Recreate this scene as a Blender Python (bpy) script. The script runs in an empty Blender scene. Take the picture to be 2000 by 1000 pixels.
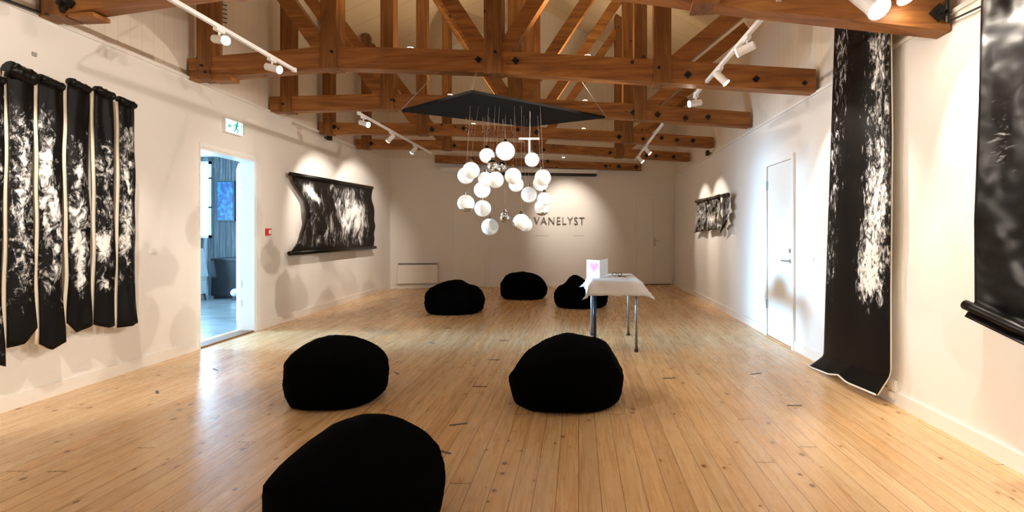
import bpy, bmesh, math, random
from mathutils import Vector, Matrix, noise as mn
random.seed(7)
PI = math.pi
C = bpy.context.scene.collection
SC = bpy.context.scene

# ---------------------------------------------------------------- camera, world, exposure
HC, FPX, CU, CV = 1.4, 950.0, 1130.0, 455.0      # eye height, focal length in px, where the depth axis meets the 2000x1000 frame
cam = bpy.data.objects.new('camera', bpy.data.cameras.new('camera')); C.objects.link(cam)
cam.location = (0, 0, HC); cam.rotation_euler = (PI/2, 0, 0)
cam.data.sensor_width = 36; cam.data.lens = 36*FPX/2000
cam.data.shift_x = -(CU-1000)/2000; cam.data.shift_y = -(500-CV)/2000
cam.data.clip_start = .05
SC.camera = cam
SC.view_settings.view_transform = 'Standard'; SC.view_settings.look = 'None'
SC.view_settings.gamma = 1; SC.view_settings.use_curve_mapping = False
SC.view_settings.exposure = 1.12
w = bpy.data.worlds.new('sky'); SC.world = w; w.use_nodes = True
w.node_tree.nodes['Background'].inputs[0].default_value = (.62, .83, 1, 1)
w.node_tree.nodes['Background'].inputs[1].default_value = 3.5
# daylight falling through the side room's window
def window_light(name, loc, rot, sx, sy, e, spread=180):
    d = bpy.data.lights.new(name, 'AREA'); d.shape = 'RECTANGLE'; d.size = sx; d.size_y = sy
    d.energy = e; d.color = (.36, .68, 1); d.spread = math.radians(spread)
    o = bpy.data.objects.new(name, d); C.objects.link(o); o.location = loc; o.rotation_euler = rot
window_light('daylight', (-9.75, 6.35, 1.75), (0, -PI/2, 0), 1.5, 1.9, 420)
window_light('low_daylight', (-9.74, 6.35, 1.75), (0, -PI/2+.085, 0), 1.5, 1.9, 34, 20)
window_light('daylight', (-8.9, 11.15, 2.2), (-PI/2, 0, 0), 1.5, 1.8, 60)
SPOT_E = 95.0            # watts of one track spotlight
WARM = (1, .875, .75)

# ---------------------------------------------------------------- coordinates
WL = .03
def lx(Y, off=0): return -(4.395 + WL*Y) + off             # left wall face
RX = 2.59                                                   # right wall face
def pt(u, v, Y): return Vector(((u-CU)/FPX*Y, Y, HC + (CV-v)/FPX*Y))
def LP(u, v, off=0):
    Y = (4.395-off)/((CU-u)/FPX - WL); return pt(u, v, Y)
def RP(u, v, off=0):
    Y = (RX-off)*FPX/(u-CU); return pt(u, v, Y)
BL, BR = Vector((-4.77, 12.3, 0)), Vector((2.59, 13.2, 0))  # back wall corners
BD = (BR-BL).normalized(); BN = Vector((BD.y, -BD.x, 0))    # along it, and its normal into the room
def BP(u, v, off=0):
    # ray / back wall
    a = BL + BN*off; k = (u-CU)/FPX
    # point a + BD*t ; x = k*y
    t = (k*a.y - a.x)/(BD.x - k*BD.y); Y = a.y + BD.y*t
    return pt(u, v, Y)

# ---------------------------------------------------------------- mesh helpers
def add_quad(bm, pts): return bm.faces.new([bm.verts.new(p) for p in pts])
def box(bm, x0, x1, y0, y1, z0, z1):
    v = [bm.verts.new((x, y, z)) for x in (x0, x1) for y in (y0, y1) for z in (z0, z1)]
    for f in ((0,1,3,2),(4,6,7,5),(0,4,5,1),(2,3,7,6),(0,2,6,4),(1,5,7,3)): bm.faces.new([v[i] for i in f])
def obox(bm, c, ax, ay, az, hx, hy, hz):
    c = Vector(c); v = []
    for a in (-1,1):
        for b in (-1,1):
            for d in (-1,1): v.append(bm.verts.new(c + ax*hx*a + ay*hy*b + az*hz*d))
    for f in ((0,1,3,2),(4,6,7,5),(0,4,5,1),(2,3,7,6),(0,2,6,4),(1,5,7,3)): bm.faces.new([v[i] for i in f])
def bar(bm, p0, p1, wd, dp, nrm):
    p0, p1 = Vector(p0), Vector(p1); d = p1-p0; L = d.length; d.normalize()
    n = Vector(nrm).normalized(); s = n.cross(d).normalized()
    obox(bm, (p0+p1)/2, d, s, n, L/2, wd/2, dp/2)
def tube(bm, pts, r, seg=10, cap=True):
    pts = [Vector(p) for p in pts]; rings = []
    rr = r if isinstance(r, (list, tuple)) else [r]*len(pts)
    up = None
    for i, p in enumerate(pts):
        d = (pts[min(i+1, len(pts)-1)] - pts[max(i-1, 0)]).normalized()
        if up is None:
            up = Vector((0,0,1)) if abs(d.z) < .9 else Vector((1,0,0))
        a = d.cross(up).normalized(); b = a.cross(d).normalized(); up = b
        rings.append([bm.verts.new(p + (a*math.cos(t) + b*math.sin(t))*rr[i]) for t in [2*PI*k/seg for k in range(seg)]])
    for i in range(len(rings)-1):
        for k in range(seg): bm.faces.new((rings[i][k], rings[i][(k+1)%seg], rings[i+1][(k+1)%seg], rings[i+1][k]))
    if cap: bm.faces.new(rings[0][::-1]); bm.faces.new(rings[-1])
def sphere(bm, c, r, seg=24, rings=14, sc=(1,1,1)):
    m = Matrix.Translation(Vector(c)) @ Matrix.Diagonal((*sc, 1))
    bmesh.ops.create_uvsphere(bm, u_segments=seg, v_segments=rings, radius=r, matrix=m)
def mesh(name, bm, mat, parent=None, smooth=False, bevel=0):
    if bevel: bmesh.ops.bevel(bm, geom=bm.edges[:], offset=bevel, segments=2, affect='EDGES', profile=.6)
    bmesh.ops.recalc_face_normals(bm, faces=bm.faces[:])
    me = bpy.data.meshes.new(name); bm.to_mesh(me); bm.free()
    if smooth:
        for p in me.polygons: p.use_smooth = True
    me.materials.append(mat)
    o = bpy.data.objects.new(name, me); C.objects.link(o)
    if parent:
        o.parent = parent; o.matrix_parent_inverse = PINV.get(parent.name, Matrix())
    return o
PINV = {}
def thing(name, label, cat, loc=(0,0,0), group=None, kind=None):
    o = bpy.data.objects.new(name, None); C.objects.link(o); o.location = loc; o.empty_display_size = .1
    PINV[o.name] = Matrix.Translation(-Vector(loc))
    return tag(o, label, cat, group, kind)
def tag(o, label=None, cat=None, group=None, kind=None):
    if label: o['label'] = label
    if cat: o['category'] = cat
    if group: o['group'] = group
    if kind: o['kind'] = kind
    return o
def struct(name, bm, m, label, cat, **k):
    return tag(mesh(name, bm, m, **k), label, cat, None, 'structure')
NB = bmesh.new

# ---------------------------------------------------------------- materials
def mat(name, col, rough=.6, metal=0, spec=.5, emit=None, es=0, trans=0, coat=0):
    m = bpy.data.materials.new(name); m.use_nodes = True
    b = m.node_tree.nodes['Principled BSDF']
    b.inputs['Base Color'].default_value = (*col, 1); b.inputs['Roughness'].default_value = rough
    b.inputs['Metallic'].default_value = metal; b.inputs['Specular IOR Level'].default_value = spec
    b.inputs['Transmission Weight'].default_value = trans; b.inputs['Coat Weight'].default_value = coat
    if emit: b.inputs['Emission Color'].default_value = (*emit, 1); b.inputs['Emission Strength'].default_value = es
    return m
class NT:
    def __init__(s, m): s.t = m.node_tree; s.b = s.t.nodes['Principled BSDF']
    def n(s, ty, **k):
        nd = s.t.nodes.new(ty)
        for a, b in k.items(): setattr(nd, a, b)
        return nd
    def l(s, a, b): s.t.links.new(a, b)
    def math(s, op, a, b=None, c=None, clamp=False):
        nd = s.n('ShaderNodeMath', operation=op); nd.use_clamp = clamp
        for i, x in enumerate((a, b, c)):
            if x is None: continue
            if isinstance(x, (int, float)): nd.inputs[i].default_value = x
            else: s.l(x, nd.inputs[i])
        return nd.outputs[0]
    def ramp(s, x, stops, interp='LINEAR'):
        nd = s.n('ShaderNodeValToRGB'); r = nd.color_ramp; r.interpolation = interp
        while len(r.elements) < len(stops): r.elements.new(.5)
        for e, (p, c) in zip(r.elements, stops): e.position = p; e.color = (*c, 1)
        s.l(x, nd.inputs[0]); return nd.outputs[0]
    def mix(s, f, a, b, mode='MIX'):
        nd = s.n('ShaderNodeMix', data_type='RGBA', blend_type=mode)
        for sock, x in ((nd.inputs[0], f), (nd.inputs[6], a), (nd.inputs[7], b)):
            if isinstance(x, (int, float)): sock.default_value = x
            elif isinstance(x, tuple): sock.default_value = (*x, 1)
            else: s.l(x, sock)
        return nd.outputs[2]
    def coord(s, scale=(1,1,1), src='Object'):
        tc = s.n('ShaderNodeTexCoord'); mp = s.n('ShaderNodeMapping'); mp.inputs['Scale'].default_value = scale
        s.l(tc.outputs[src], mp.inputs[0]); return mp.outputs[0]
    def noise(s, vec, scale, detail=4, rough=.5, dist=0):
        nd = s.n('ShaderNodeTexNoise'); nd.inputs['Scale'].default_value = scale; nd.inputs['Detail'].default_value = detail
        nd.inputs['Roughness'].default_value = rough; nd.inputs['Distortion'].default_value = dist
        s.l(vec, nd.inputs['Vector']); return nd.outputs[0]
    def bump(s, h, st=.2, dist=.01):
        nd = s.n('ShaderNodeBump'); nd.inputs['Strength'].default_value = st; nd.inputs['Distance'].default_value = dist
        s.l(h, nd.inputs['Height']); s.l(nd.outputs[0], s.b.inputs['Normal'])

def plaster(name, col, k=.02):
    m = mat(name, col, .75, spec=.3); t = NT(m); v = t.coord()
    n = t.noise(v, 2.5, 5)
    t.l(t.mix(n, tuple(c*(1-k) for c in col), tuple(min(1, c*(1+k)) for c in col)), t.b.inputs['Base Color'])
    t.bump(t.noise(v, 60, 3), .06, .003); return m
M_WALL = plaster('white_wall_paint', (.82, .79, .75))
def boards(name, col, pitch, axis):
    m = mat(name, col, .6, spec=.3); t = NT(m); v = t.coord()
    sp = t.n('ShaderNodeSeparateXYZ'); t.l(v, sp.inputs[0])
    f = t.math('FRACT', t.math('DIVIDE', sp.outputs[axis], pitch))
    g = t.math('LESS_THAN', t.math('ABSOLUTE', t.math('SUBTRACT', f, .5)), .03)
    n = t.noise(v, 4, 4)
    c = t.mix(n, tuple(x*.94 for x in col), col)
    t.l(t.mix(g, c, tuple(x*.86 for x in col)), t.b.inputs['Base Color']); return m
M_UPPER = boards('painted_board_cladding', (.80, .73, .64), .14, 1)
M_GABLE = boards('painted_gable_cladding', (.80, .73, .64), .14, 0)
M_CEIL = boards('tan_ceiling_boards', (.78, .62, .42), .6, 1)
M_TRIM = mat('white_gloss_trim', (.84, .81, .76), .35)
M_DOORF = mat('white_door_frame', (.88, .88, .86), .3)
M_DOOR = mat('white_door_paint', (.82, .79, .73), .4)
M_STEEL = mat('brushed_steel', (.55, .55, .55), .3, 1)
M_HINGE = mat('zinc_hinge', (.45, .55, .6), .35, .9)
M_BLACKM = mat('black_metal', (.012, .012, .012), .4)
M_BOLT = mat('blackened_bolt_iron', (.012, .010, .009), .6, .3)
M_WHITEM = mat('white_lamp_enamel', (.85, .85, .85), .35)
M_LENS = mat('lit_lamp_lens', (1, 1, 1), .3, emit=(1, .86, .68), es=28)
M_RED = mat('red_call_point_plastic', (.55, .02, .015), .35)
M_PLASTIC = mat('white_plastic', (.8, .79, .76), .35)
M_GREYP = mat('grey_print', (.35, .34, .31), .6)

def floor_mat():
    m = mat('pine_floorboards', (.6, .4, .2), .3, spec=.5, coat=.0); t = NT(m); v = t.coord()
    sp = t.n('ShaderNodeSeparateXYZ'); t.l(v, sp.inputs[0]); X, Y = sp.outputs[0], sp.outputs[1]
    W = .12
    xi = t.math('FLOOR', t.math('DIVIDE', X, W)); xf = t.math('FRACT', t.math('DIVIDE', X, W))
    wn = t.n('ShaderNodeTexWhiteNoise', noise_dimensions='1D'); t.l(xi, wn.inputs['W'])
    ys = t.math('DIVIDE', t.math('ADD', Y, t.math('MULTIPLY', wn.outputs[0], 37.0)), 7.3)
    yi = t.math('FLOOR', ys); yf = t.math('FRACT', ys)
    cb = t.n('ShaderNodeCombineXYZ'); t.l(xi, cb.inputs[0]); t.l(yi, cb.inputs[1])
    pn = t.n('ShaderNodeTexWhiteNoise', noise_dimensions='3D'); t.l(cb.outputs[0], pn.inputs[0])
    # grain coordinate shifted per board
    vs = t.n('ShaderNodeVectorMath', operation='MULTIPLY_ADD'); t.l(pn.outputs[1], vs.inputs[0]); vs.inputs[1].default_value = (0, 40, 9); t.l(v, vs.inputs[2])
    mp = t.n('ShaderNodeMapping'); mp.inputs['Scale'].default_value = (16, .8, 1); t.l(vs.outputs[0], mp.inputs[0])
    g = t.noise(mp.outputs[0], 1.6, 6, .6, 1.4)
    col = t.ramp(g, [(.22, (.60, .38, .18)), (.42, (.70, .475, .25)), (.62, (.77, .56, .325)), (.8, (.84, .65, .42))])
    tone = t.ramp(pn.outputs[0], [(0, (.84, .75, .64)), (.5, (1, 1, 1)), (1, (.98, .86, .70))])
    col = t.mix(.85, col, tone, 'MULTIPLY')
    # knots
    vo = t.n('ShaderNodeTexVoronoi'); vo.inputs['Scale'].default_value = 1
    mp2 = t.n('ShaderNodeMapping'); mp2.inputs['Scale'].default_value = (9.2, 7.6, 1)
    t.l(vs.outputs[0], mp2.inputs[0]); t.l(mp2.outputs[0], vo.inputs['Vector'])
    sc = t.n('ShaderNodeSeparateColor'); t.l(vo.outputs['Color'], sc.inputs[0])
    rad = t.math('MULTIPLY', t.math('POWER', sc.outputs[0], 1.5), .17)
    kn = t.math('SUBTRACT', 1, t.math('DIVIDE', vo.outputs['Distance'], t.math('ADD', rad, .02)), clamp=True)
    kn = t.math('MULTIPLY', t.math('POWER', kn, .2), t.math('GREATER_THAN', sc.outputs[1], .05))
    col = t.mix(kn, col, (.13, .04, .012))
    halo = t.math('SUBTRACT', 1, t.math('DIVIDE', vo.outputs['Distance'], t.math('ADD', t.math('MULTIPLY', rad, 3.0), .02)), clamp=True)
    col = t.mix(t.math('MULTIPLY', halo, .3), col, (.42, .19, .05))
    gap = t.math('GREATER_THAN', t.math('ABSOLUTE', t.math('SUBTRACT', xf, .5)), .483)
    gap2 = t.math('GREATER_THAN', t.math('ABSOLUTE', t.math('SUBTRACT', yf, .5)), .4993)
    gp = t.math('MAXIMUM', gap, gap2)
    col = t.mix(t.math('MULTIPLY', gp, .85), col, (.20, .085, .028))
    t.l(col, t.b.inputs['Base Color'])
    t.l(t.math('ADD', .17, t.math('MULTIPLY', g, .22)), t.b.inputs['Roughness'])
    wv = t.noise(v, 3.5, 2)
    crown = t.math('MULTIPLY', t.math('ABSOLUTE', t.math('SUBTRACT', xf, .5)), 1.0)
    hh = t.math('SUBTRACT', t.math('MULTIPLY', wv, 1.0), t.math('ADD', t.math('MULTIPLY', gp, .6), t.math('MULTIPLY', crown, .5)))
    t.bump(hh, .22, .004)
    return m
M_FLOOR = floor_mat()

def wood(name, axis, dk=1.0):
    m = mat(name, (.33, .12, .03), .55, spec=.35); t = NT(m)
    sc = [9, 9, 9]; sc[axis] = .7
    v = t.coord(tuple(sc)); g = t.noise(v, 1.3, 6, .6, 1.0); v2 = t.coord(); big = t.noise(v2, 1.7, 3)
    col = t.ramp(g, [(.2, tuple(q*dk for q in (.10, .036, .010))), (.42, tuple(q*dk for q in (.25, .095, .024))), (.6, tuple(q*dk for q in (.40, .17, .045))), (.8, tuple(q*dk for q in (.55, .27, .085)))])
    col = t.mix(t.math('MULTIPLY', big, .5), col, (.20*dk, .075*dk, .02*dk))
    vo = t.n('ShaderNodeTexVoronoi'); vo.inputs['Scale'].default_value = 3.2; t.l(v2, vo.inputs['Vector'])
    k = t.math('LESS_THAN', vo.outputs['Distance'], .075)
    t.l(t.mix(k, col, (.05, .015, .005)), t.b.inputs['Base Color'])
    t.bump(g, .3, .004); return m
M_WX, M_WZ = wood('old_pine_beam', 0), wood('old_pine_post', 2, .72)

def print_mat(name, scale=9, k=1.3, gloss=.45, st=(1,1,1), hi=(.9,.9,.88), lo=(.0035,.003,.003), fine=.5, sp_=.15):
    m = mat(name, (.01,)*3, gloss, spec=sp_); t = NT(m)
    at = t.n('ShaderNodeAttribute', attribute_name='print'); v = t.coord(st)
    n1 = t.noise(v, scale*1.35, 8, .70, .8)
    vo = t.n('ShaderNodeTexVoronoi', feature='DISTANCE_TO_EDGE'); vo.inputs['Scale'].default_value = scale*1.1
    wv = t.n('ShaderNodeVectorMath', operation='MULTIPLY_ADD'); nn = t.n('ShaderNodeTexNoise'); nn.inputs['Scale'].default_value = scale*1.4; nn.inputs['Detail'].default_value = 3
    t.l(v, nn.inputs['Vector']); t.l(nn.outputs['Color'], wv.inputs[0]); wv.inputs[1].default_value = (.16,)*3; t.l(v, wv.inputs[2]); t.l(wv.outputs[0], vo.inputs['Vector'])
    branch = t.math('SUBTRACT', 1, t.math('DIVIDE', vo.outputs['Distance'], .13), clamp=True)
    x = t.math('ADD', at.outputs['Fac'], t.math('MULTIPLY', t.math('SUBTRACT', n1, .43), 2.8*k))
    x = t.math('SUBTRACT', x, t.math('MULTIPLY', branch, fine*.55))
    col = t.ramp(x, [(.34, lo), (.50, (.07,)*3), (.72, (.32,)*3), (1.0, hi)])
    t.l(col, t.b.inputs['Base Color'])
    t.bump(t.noise(v, 7, 3), .12, .01); return m
M_PRINT = print_mat('forest_photo_print', 8, st=(1,1.3,.8))
M_PRINT_F = print_mat('fine_forest_photo_print', 12, st=(1,1.3,.8))
M_SHEET = print_mat('bark_photo_print', 4, k=1.0, st=(1,1.1,.55), fine=.3, lo=(.012,.010,.008))
M_SCROLL = print_mat('tree_crown_photo_print', 9, st=(1,1.4,.7), fine=.7)
M_VINYL = print_mat('glossy_black_vinyl_print', 10, k=.8, gloss=.34, sp_=.3, st=(1,.6,2.2), fine=.2, hi=(.6,.62,.62))
M_BROWN = print_mat('brown_forest_print', 14, k=1.2, gloss=.4, st=(1,1.4,.6), lo=(.03,.022,.012), hi=(.88,.85,.8), fine=.3)
M_BLACKV = mat('black_vinyl', (.004, .0035, .0035), .35, spec=.25)
M_PAPERB = mat('cream_print_edge', (.75, .68, .55), .5)

def sheet(name, F, nrm, ns, nt, fn, m, parent=None, th=.004):
    """a hanging sheet: front and back faces, closed round the rim; fn(s,t) is how bright the printed picture is"""
    bm = bmesh.new(); nrm = Vector(nrm); fr = []; bk = []; vals = []
    for j in range(nt+1):
        a = []; b = []
        for i in range(ns+1):
            s, t = i/ns, j/nt; p = Vector(F(s, t))
            a.append(bm.verts.new(p + nrm*th/2)); b.append(bm.verts.new(p - nrm*th/2)); x = fn(s, t); vals += [x, x]
        fr.append(a); bk.append(b)
    for j in range(nt):
        for i in range(ns):
            bm.faces.new((fr[j][i], fr[j][i+1], fr[j+1][i+1], fr[j+1][i])); bm.faces.new((bk[j][i], bk[j+1][i], bk[j+1][i+1], bk[j][i+1]))
    for j in range(nt):
        for k in (0, ns): bm.faces.new((fr[j][k], fr[j+1][k], bk[j+1][k], bk[j][k]))
    for i in range(ns):
        for k in (0, nt): bm.faces.new((fr[k][i], fr[k][i+1], bk[k][i+1], bk[k][i]))
    o = mesh(name, bm, m, parent, smooth=True)
    at = o.data.attributes.new('print', 'FLOAT', 'POINT')
    for i, x in enumerate(vals): at.data[i].value = x
    return o
def blobs(bl, base=0):
    def f(s, t):
        x = base
        for (cx, cy, rx, ry, a) in bl: x += a*math.exp(-((s-cx)/rx)**2 - ((t-cy)/ry)**2)
        return max(-.6, min(1.0, x))
    return f
def poly(pts):
    """piecewise linear function from (x, y) pairs"""
    def f(x):
        if x <= pts[0][0]: return pts[0][1]
        for (a, b), (c, d) in zip(pts, pts[1:]):
            if x <= c: return b + (d-b)*(x-a)/(c-a)
        return pts[-1][1]
    return f

# ---------------------------------------------------------------- the room
YB, YF = -4.5, 13.3
bm = NB(); box(bm, -4.95, 2.75, YB, 13.35, -.1, 0)
struct('floor', bm, M_FLOOR, 'knotty golden pine floorboards running the length of the gallery', 'floor')
DY0, DY1, DZ = 5.86, 6.93, 2.44        # doorway in the left wall
ZL, ZR, ZE, ZT = 3.22, 2.93, 5.4, 7.3  # ledge left and right, eaves, ridge
def lwall(bm, y0, y1, z0, z1, off=0, th=.2):
    v = [bm.verts.new((lx(y)+(off if k else -th), y, z)) for k in (1, 0) for y in (y0, y1) for z in (z0, z1)]
    for f in ((0,1,3,2),(4,6,7,5),(0,4,5,1),(2,3,7,6),(0,2,6,4),(1,5,7,3)): bm.faces.new([v[i] for i in f])
bm = NB(); lwall(bm, YB, DY0, 0, ZL); lwall(bm, DY1, 12.5, 0, ZL); lwall(bm, DY0, DY1, DZ, ZL)
struct('wall_left', bm, M_WALL, 'white painted left wall with the open doorway', 'wall')
bm = NB(); lwall(bm, YB, 12.5, ZL, ZE, -.035)
struct('wall_left_upper', bm, M_UPPER, 'upper part of left wall above the thin ledge line', 'wall')
bm = NB(); lwall(bm, YB, 12.4, ZL-.02, ZL+.012, .018, .03)
struct('trim_1', bm, M_WALL, 'thin ledge running along the left wall under the roof trusses', 'trim')
bm = NB(); box(bm, RX, RX+.2, YB, 13.35, 0, ZR)
struct('wall_right', bm, M_WALL, 'white painted right wall with the tall black scroll', 'wall')
bm = NB(); box(bm, RX+.035, RX+.2, YB, 13.35, ZR, ZE)
struct('wall_right_upper', bm, M_UPPER, 'upper part of right wall above the thin ledge line', 'wall')
bm = NB(); box(bm, RX-.018, RX+.03, YB, 13.2, ZR-.02, ZR+.012)
struct('trim_2', bm, M_WALL, 'thin ledge running along the right wall', 'trim')
def bwall(bm, t0, t1, z0, z1, off=0, th=.15):
    obox(bm, BL + BD*(t0+t1)/2 + BN*(off-th)/2 + Vector((0,0,(z0+z1)/2)), BD, BN, Vector((0,0,1)), (t1-t0)/2, (off+th)/2, (z1-z0)/2)
BW = (BR-BL).length
bm = NB(); bwall(bm, -.15, BW+.2, 0, 3.3)
struct('wall_back', bm, M_WALL, 'white back wall with the lit lettering', 'wall')
bm = NB(); bwall(bm, -.15, BW+.2, 3.3, 7.4, -.02, .15)
struct('wall_gable', bm, M_GABLE, 'board clad gable above the white back wall', 'wall')
bm = NB(); box(bm, -4.95, 2.8, YB-.15, YB, 0, 7.4)
struct('wall_rear', bm, M_WALL, 'plain white wall behind the viewer', 'wall')
XR = -.98
bm = NB()
for x0, x1 in ((-4.95, XR), (2.79, XR)):
    a = [(x0, YB-.1, ZE), (x0, 13.5, ZE), (x1, 13.5, ZT), (x1, YB-.1, ZT)]
    lo = [bm.verts.new(p) for p in a]; hi = [bm.verts.new((p[0], p[1], p[2]+.15)) for p in a]
    bm.faces.new(lo); bm.faces.new(hi[::-1])
    for i in range(4): bm.faces.new((lo[i], lo[(i+1)%4], hi[(i+1)%4], hi[i]))
struct('ceiling', bm, M_CEIL, 'tan boarded sloping ceiling above the timber trusses', 'ceiling')
# baseboards
bm = NB(); lwall(bm, YB, DY0-.07, 0, .11, .018, 0); lwall(bm, DY1+.09, 12.3, 0, .11, .018, 0)
struct('baseboard_left', bm, M_TRIM, 'low white skirting board along left wall', 'baseboard')
bm = NB(); box(bm, RX-.018, RX, YB, 5.80, 0, .11); box(bm, RX-.018, RX, 6.68, 13.1, 0, .11)
struct('baseboard_right', bm, M_TRIM, 'low white skirting board along right wall', 'baseboard')
bm = NB(); tb = lambda u: (BP(u, 455) - BL).dot(BD)
bwall(bm, 0, tb(880), 0, .09, .018, 0); bwall(bm, tb(953), tb(1236), 0, .09, .018, 0)
struct('baseboard_back', bm, M_TRIM, 'low white skirting board along back wall', 'baseboard')

# ---- doorway in the left wall (door_1) with its leaf swung into the side room
d1 = thing('door_1', 'open doorway with white frame in the left wall, under the exit sign', 'door', (lx(6.4), 6.4, 0), kind='structure')
bm = NB()
for y0, y1, z0, z1 in ((DY1, DY1+.085, 0, DZ), (DY0-.012, DY0, 0, DZ), (DY0-.012, DY1+.085, DZ, DZ+.05)): lwall(bm, y0, y1, z0, z1, .02, 0)
mesh('door_frame', bm, M_DOORF, d1)
bm = NB()
for y0, y1, z0, z1 in ((DY1-.03, DY1, 0, DZ-.03), (DY0, DY0+.015, 0, DZ-.03), (DY0, DY1, DZ-.03, DZ)): lwall(bm, y0, y1, z0, z1, .004, .204)
mesh('door_jamb', bm, M_DOORF, d1)
bm = NB(); lwall(bm, DY0, DY1, 0, .02, .0, .2)
mesh('threshold', bm, mat('worn_oak_threshold', (.22, .11, .05), .5), d1)
hx, hy = lx(DY1)-.2, DY1-.02
ld = Vector((-.70, .95, 0)).normalized(); ln = Vector((ld.y, -ld.x, 0))
bm = NB(); obox(bm, Vector((hx-.03, hy+.03, 1.2)) + ld*.5, ld, ln, Vector((0,0,1)), .5, .02, 1.19)
leaf = mesh('door_leaf', bm, M_DOORF, d1)
for z in (.35, .62, 1.9, 2.05):
    bm = NB(); tube(bm, [(hx+.025, hy+.0, z), (hx+.025, hy+.0, z+.1)], .012)
    mesh('hinge', bm, M_STEEL, d1)
# ---- white door in the right wall (door_2)
def rbox(bm, y0, y1, z0, z1, o0, o1): box(bm, RX-o1, RX-o0, y0, y1, z0, z1)
d2 = thing('door_2', 'closed white flush door with lever handle in the right wall', 'door', (RX, 6.24, 0), kind='structure')
dy0, dy1, dz = 5.80, 6.68, 2.36
bm = NB(); rbox(bm, dy0, dy0+.06, 0, dz-.06, .001, .03); rbox(bm, dy1-.06, dy1, 0, dz-.06, .001, .03); rbox(bm, dy0, dy1, dz-.06, dz, .001, .03)
mesh('door_frame', bm, M_TRIM, d2)
bm = NB(); rbox(bm, dy0+.066, dy1-.066, .02, dz-.066, .001, .014)
lf = mesh('door_leaf', bm, M_DOOR, d2)
bm = NB(); rbox(bm, dy0+.06, dy1-.06, 0, .018, .001, .04); mesh('threshold', bm, mat('pine_threshold', (.45, .22, .09), .5), d2)
for z in (.38, 1.98):
    bm = NB(); rbox(bm, dy1-.075, dy1-.045, z, z+.12, .01, .034); mesh('hinge', bm, M_HINGE, d2)
h0 = RP(1546, 510)
bm = NB(); tube(bm, [(RX-.012, h0.y, h0.z), (RX-.06, h0.y, h0.z), (RX-.065, h0.y+.01, h0.z), (RX-.065, h0.y+.15, h0.z)], .011)
mesh('door_handle', bm, M_STEEL, d2, smooth=True)
for v in (490, 510):
    c = RP(1546, v); bm = NB(); tube(bm, [(RX-.012, c.y, c.z), (RX-.024, c.y, c.z)], .028, 16); mesh('lock_rosette', bm, M_STEEL, d2)
# ---- flush door, left part of the back wall (door_3), double door right part (door_4)
def back_door(name, label, u0, u1, vt, split, base):
    t0, t1 = tb(u0), tb(u1); zt = BP((u0+u1)/2, vt).z
    c = BL + BD*(t0+t1)/2
    d = thing(name, label, 'door', tuple(c), kind='structure')
    bm = NB(); bwall(bm, t0, t0+.05, 0, zt-.05, .02, 0); bwall(bm, t1-.05, t1, 0, zt-.05, .02, 0); bwall(bm, t0, t1, zt-.05, zt, .02, 0)
    mesh('door_frame', bm, M_TRIM, d)
    mid = [t0+.058, t1-.058] if not split else [t0+.058, (t0+t1)/2-.009, (t0+t1)/2+.009, t1-.058]
    for a, b in zip(mid[::2], mid[1::2]):
        bm = NB(); bwall(bm, a, b, .03, zt-.058, .012, 0); mesh('door_leaf', bm, M_DOOR, d)
    bm = NB(); bwall(bm, t0+.05, t1-.05, 0, .022, .03, 0); mesh('threshold', bm, mat('dark_oak_threshold', base, .5), d)
    return d, t0, t1
back_door('door_3', 'closed white flush door in the left part of the back wall, beside the radiator', 880, 953, 380, False, (.6, .5, .4))
d4, t0, t1 = back_door('door_4', 'narrow white double door in the right part of the back wall', 1238, 1313, 384, True, (.2, .09, .04))
tm = (t0+t1)/2
hz = BP(1282, 470).z
bm = NB(); p = BL + BD*(tm+.04) + BN*.012; tube(bm, [p+Vector((0,0,hz)), p+BN*.05+Vector((0,0,hz)), p+BN*.05+BD*.11+Vector((0,0,hz))], .011)
mesh('door_handle', bm, M_STEEL, d4)
bm = NB(); obox(bm, BL+BD*(tm+.04)+BN*.016+Vector((0,0,hz-.03)), BD, BN, Vector((0,0,1)), .02, .005, .12); mesh('lock_plate', bm, M_STEEL, d4)

# ---------------------------------------------------------------- side room seen through the doorway
M_PLANK = None
def plank_mat():
    m = mat('weathered_grey_planks', (.3, .33, .36), .6); t = NT(m); v = t.coord()
    sp = t.n('ShaderNodeSeparateXYZ'); t.l(v, sp.inputs[0])
    q = t.math('DIVIDE', t.math('ADD', sp.outputs[0], sp.outputs[1]), .13)
    wn = t.n('ShaderNodeTexWhiteNoise', noise_dimensions='1D'); t.l(t.math('FLOOR', q), wn.inputs['W'])
    g = t.noise(t.coord((14, 14, .8)), 1.5, 6, .65, .8)
    a = t.math('ADD', t.math('MULTIPLY', g, .75), t.math('MULTIPLY', wn.outputs[0], .25))
    col = t.ramp(a, [(.3, (.02, .025, .03)), (.5, (.10, .12, .13)), (.66, (.32, .35, .37))])
    gp = t.math('GREATER_THAN', t.math('ABSOLUTE', t.math('SUBTRACT', t.math('FRACT', q), .5)), .465)
    t.l(t.mix(gp, col, (.01, .012, .015)), t.b.inputs['Base Color']); return m
M_PLANK = plank_mat()
SX0, SY0, SY1 = -9.6, 4.2, 10.9
SXR = lambda y: lx(y)-.2
bm = NB(); box(bm, SX0-.1, -4.75, SY0-.1, SY1+.1, -.1, -.002)
M_SF = mat('grey_painted_floor', (.34, .37, .38), .22); t_ = NT(M_SF); t_.l(t_.ramp(t_.noise(t_.coord((1.2, 7, 1)), 1.5, 4), [(.3, (.20, .22, .23)), (.7, (.34, .37, .38))]), t_.b.inputs['Base Color'])
struct('floor_side_room', bm, M_SF, 'grey painted floor of the room beyond the doorway', 'floor')
bm = NB(); wx0, wx1, wz0, wz1 = -9.5, -8.22, 1.29, 3.0
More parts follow.
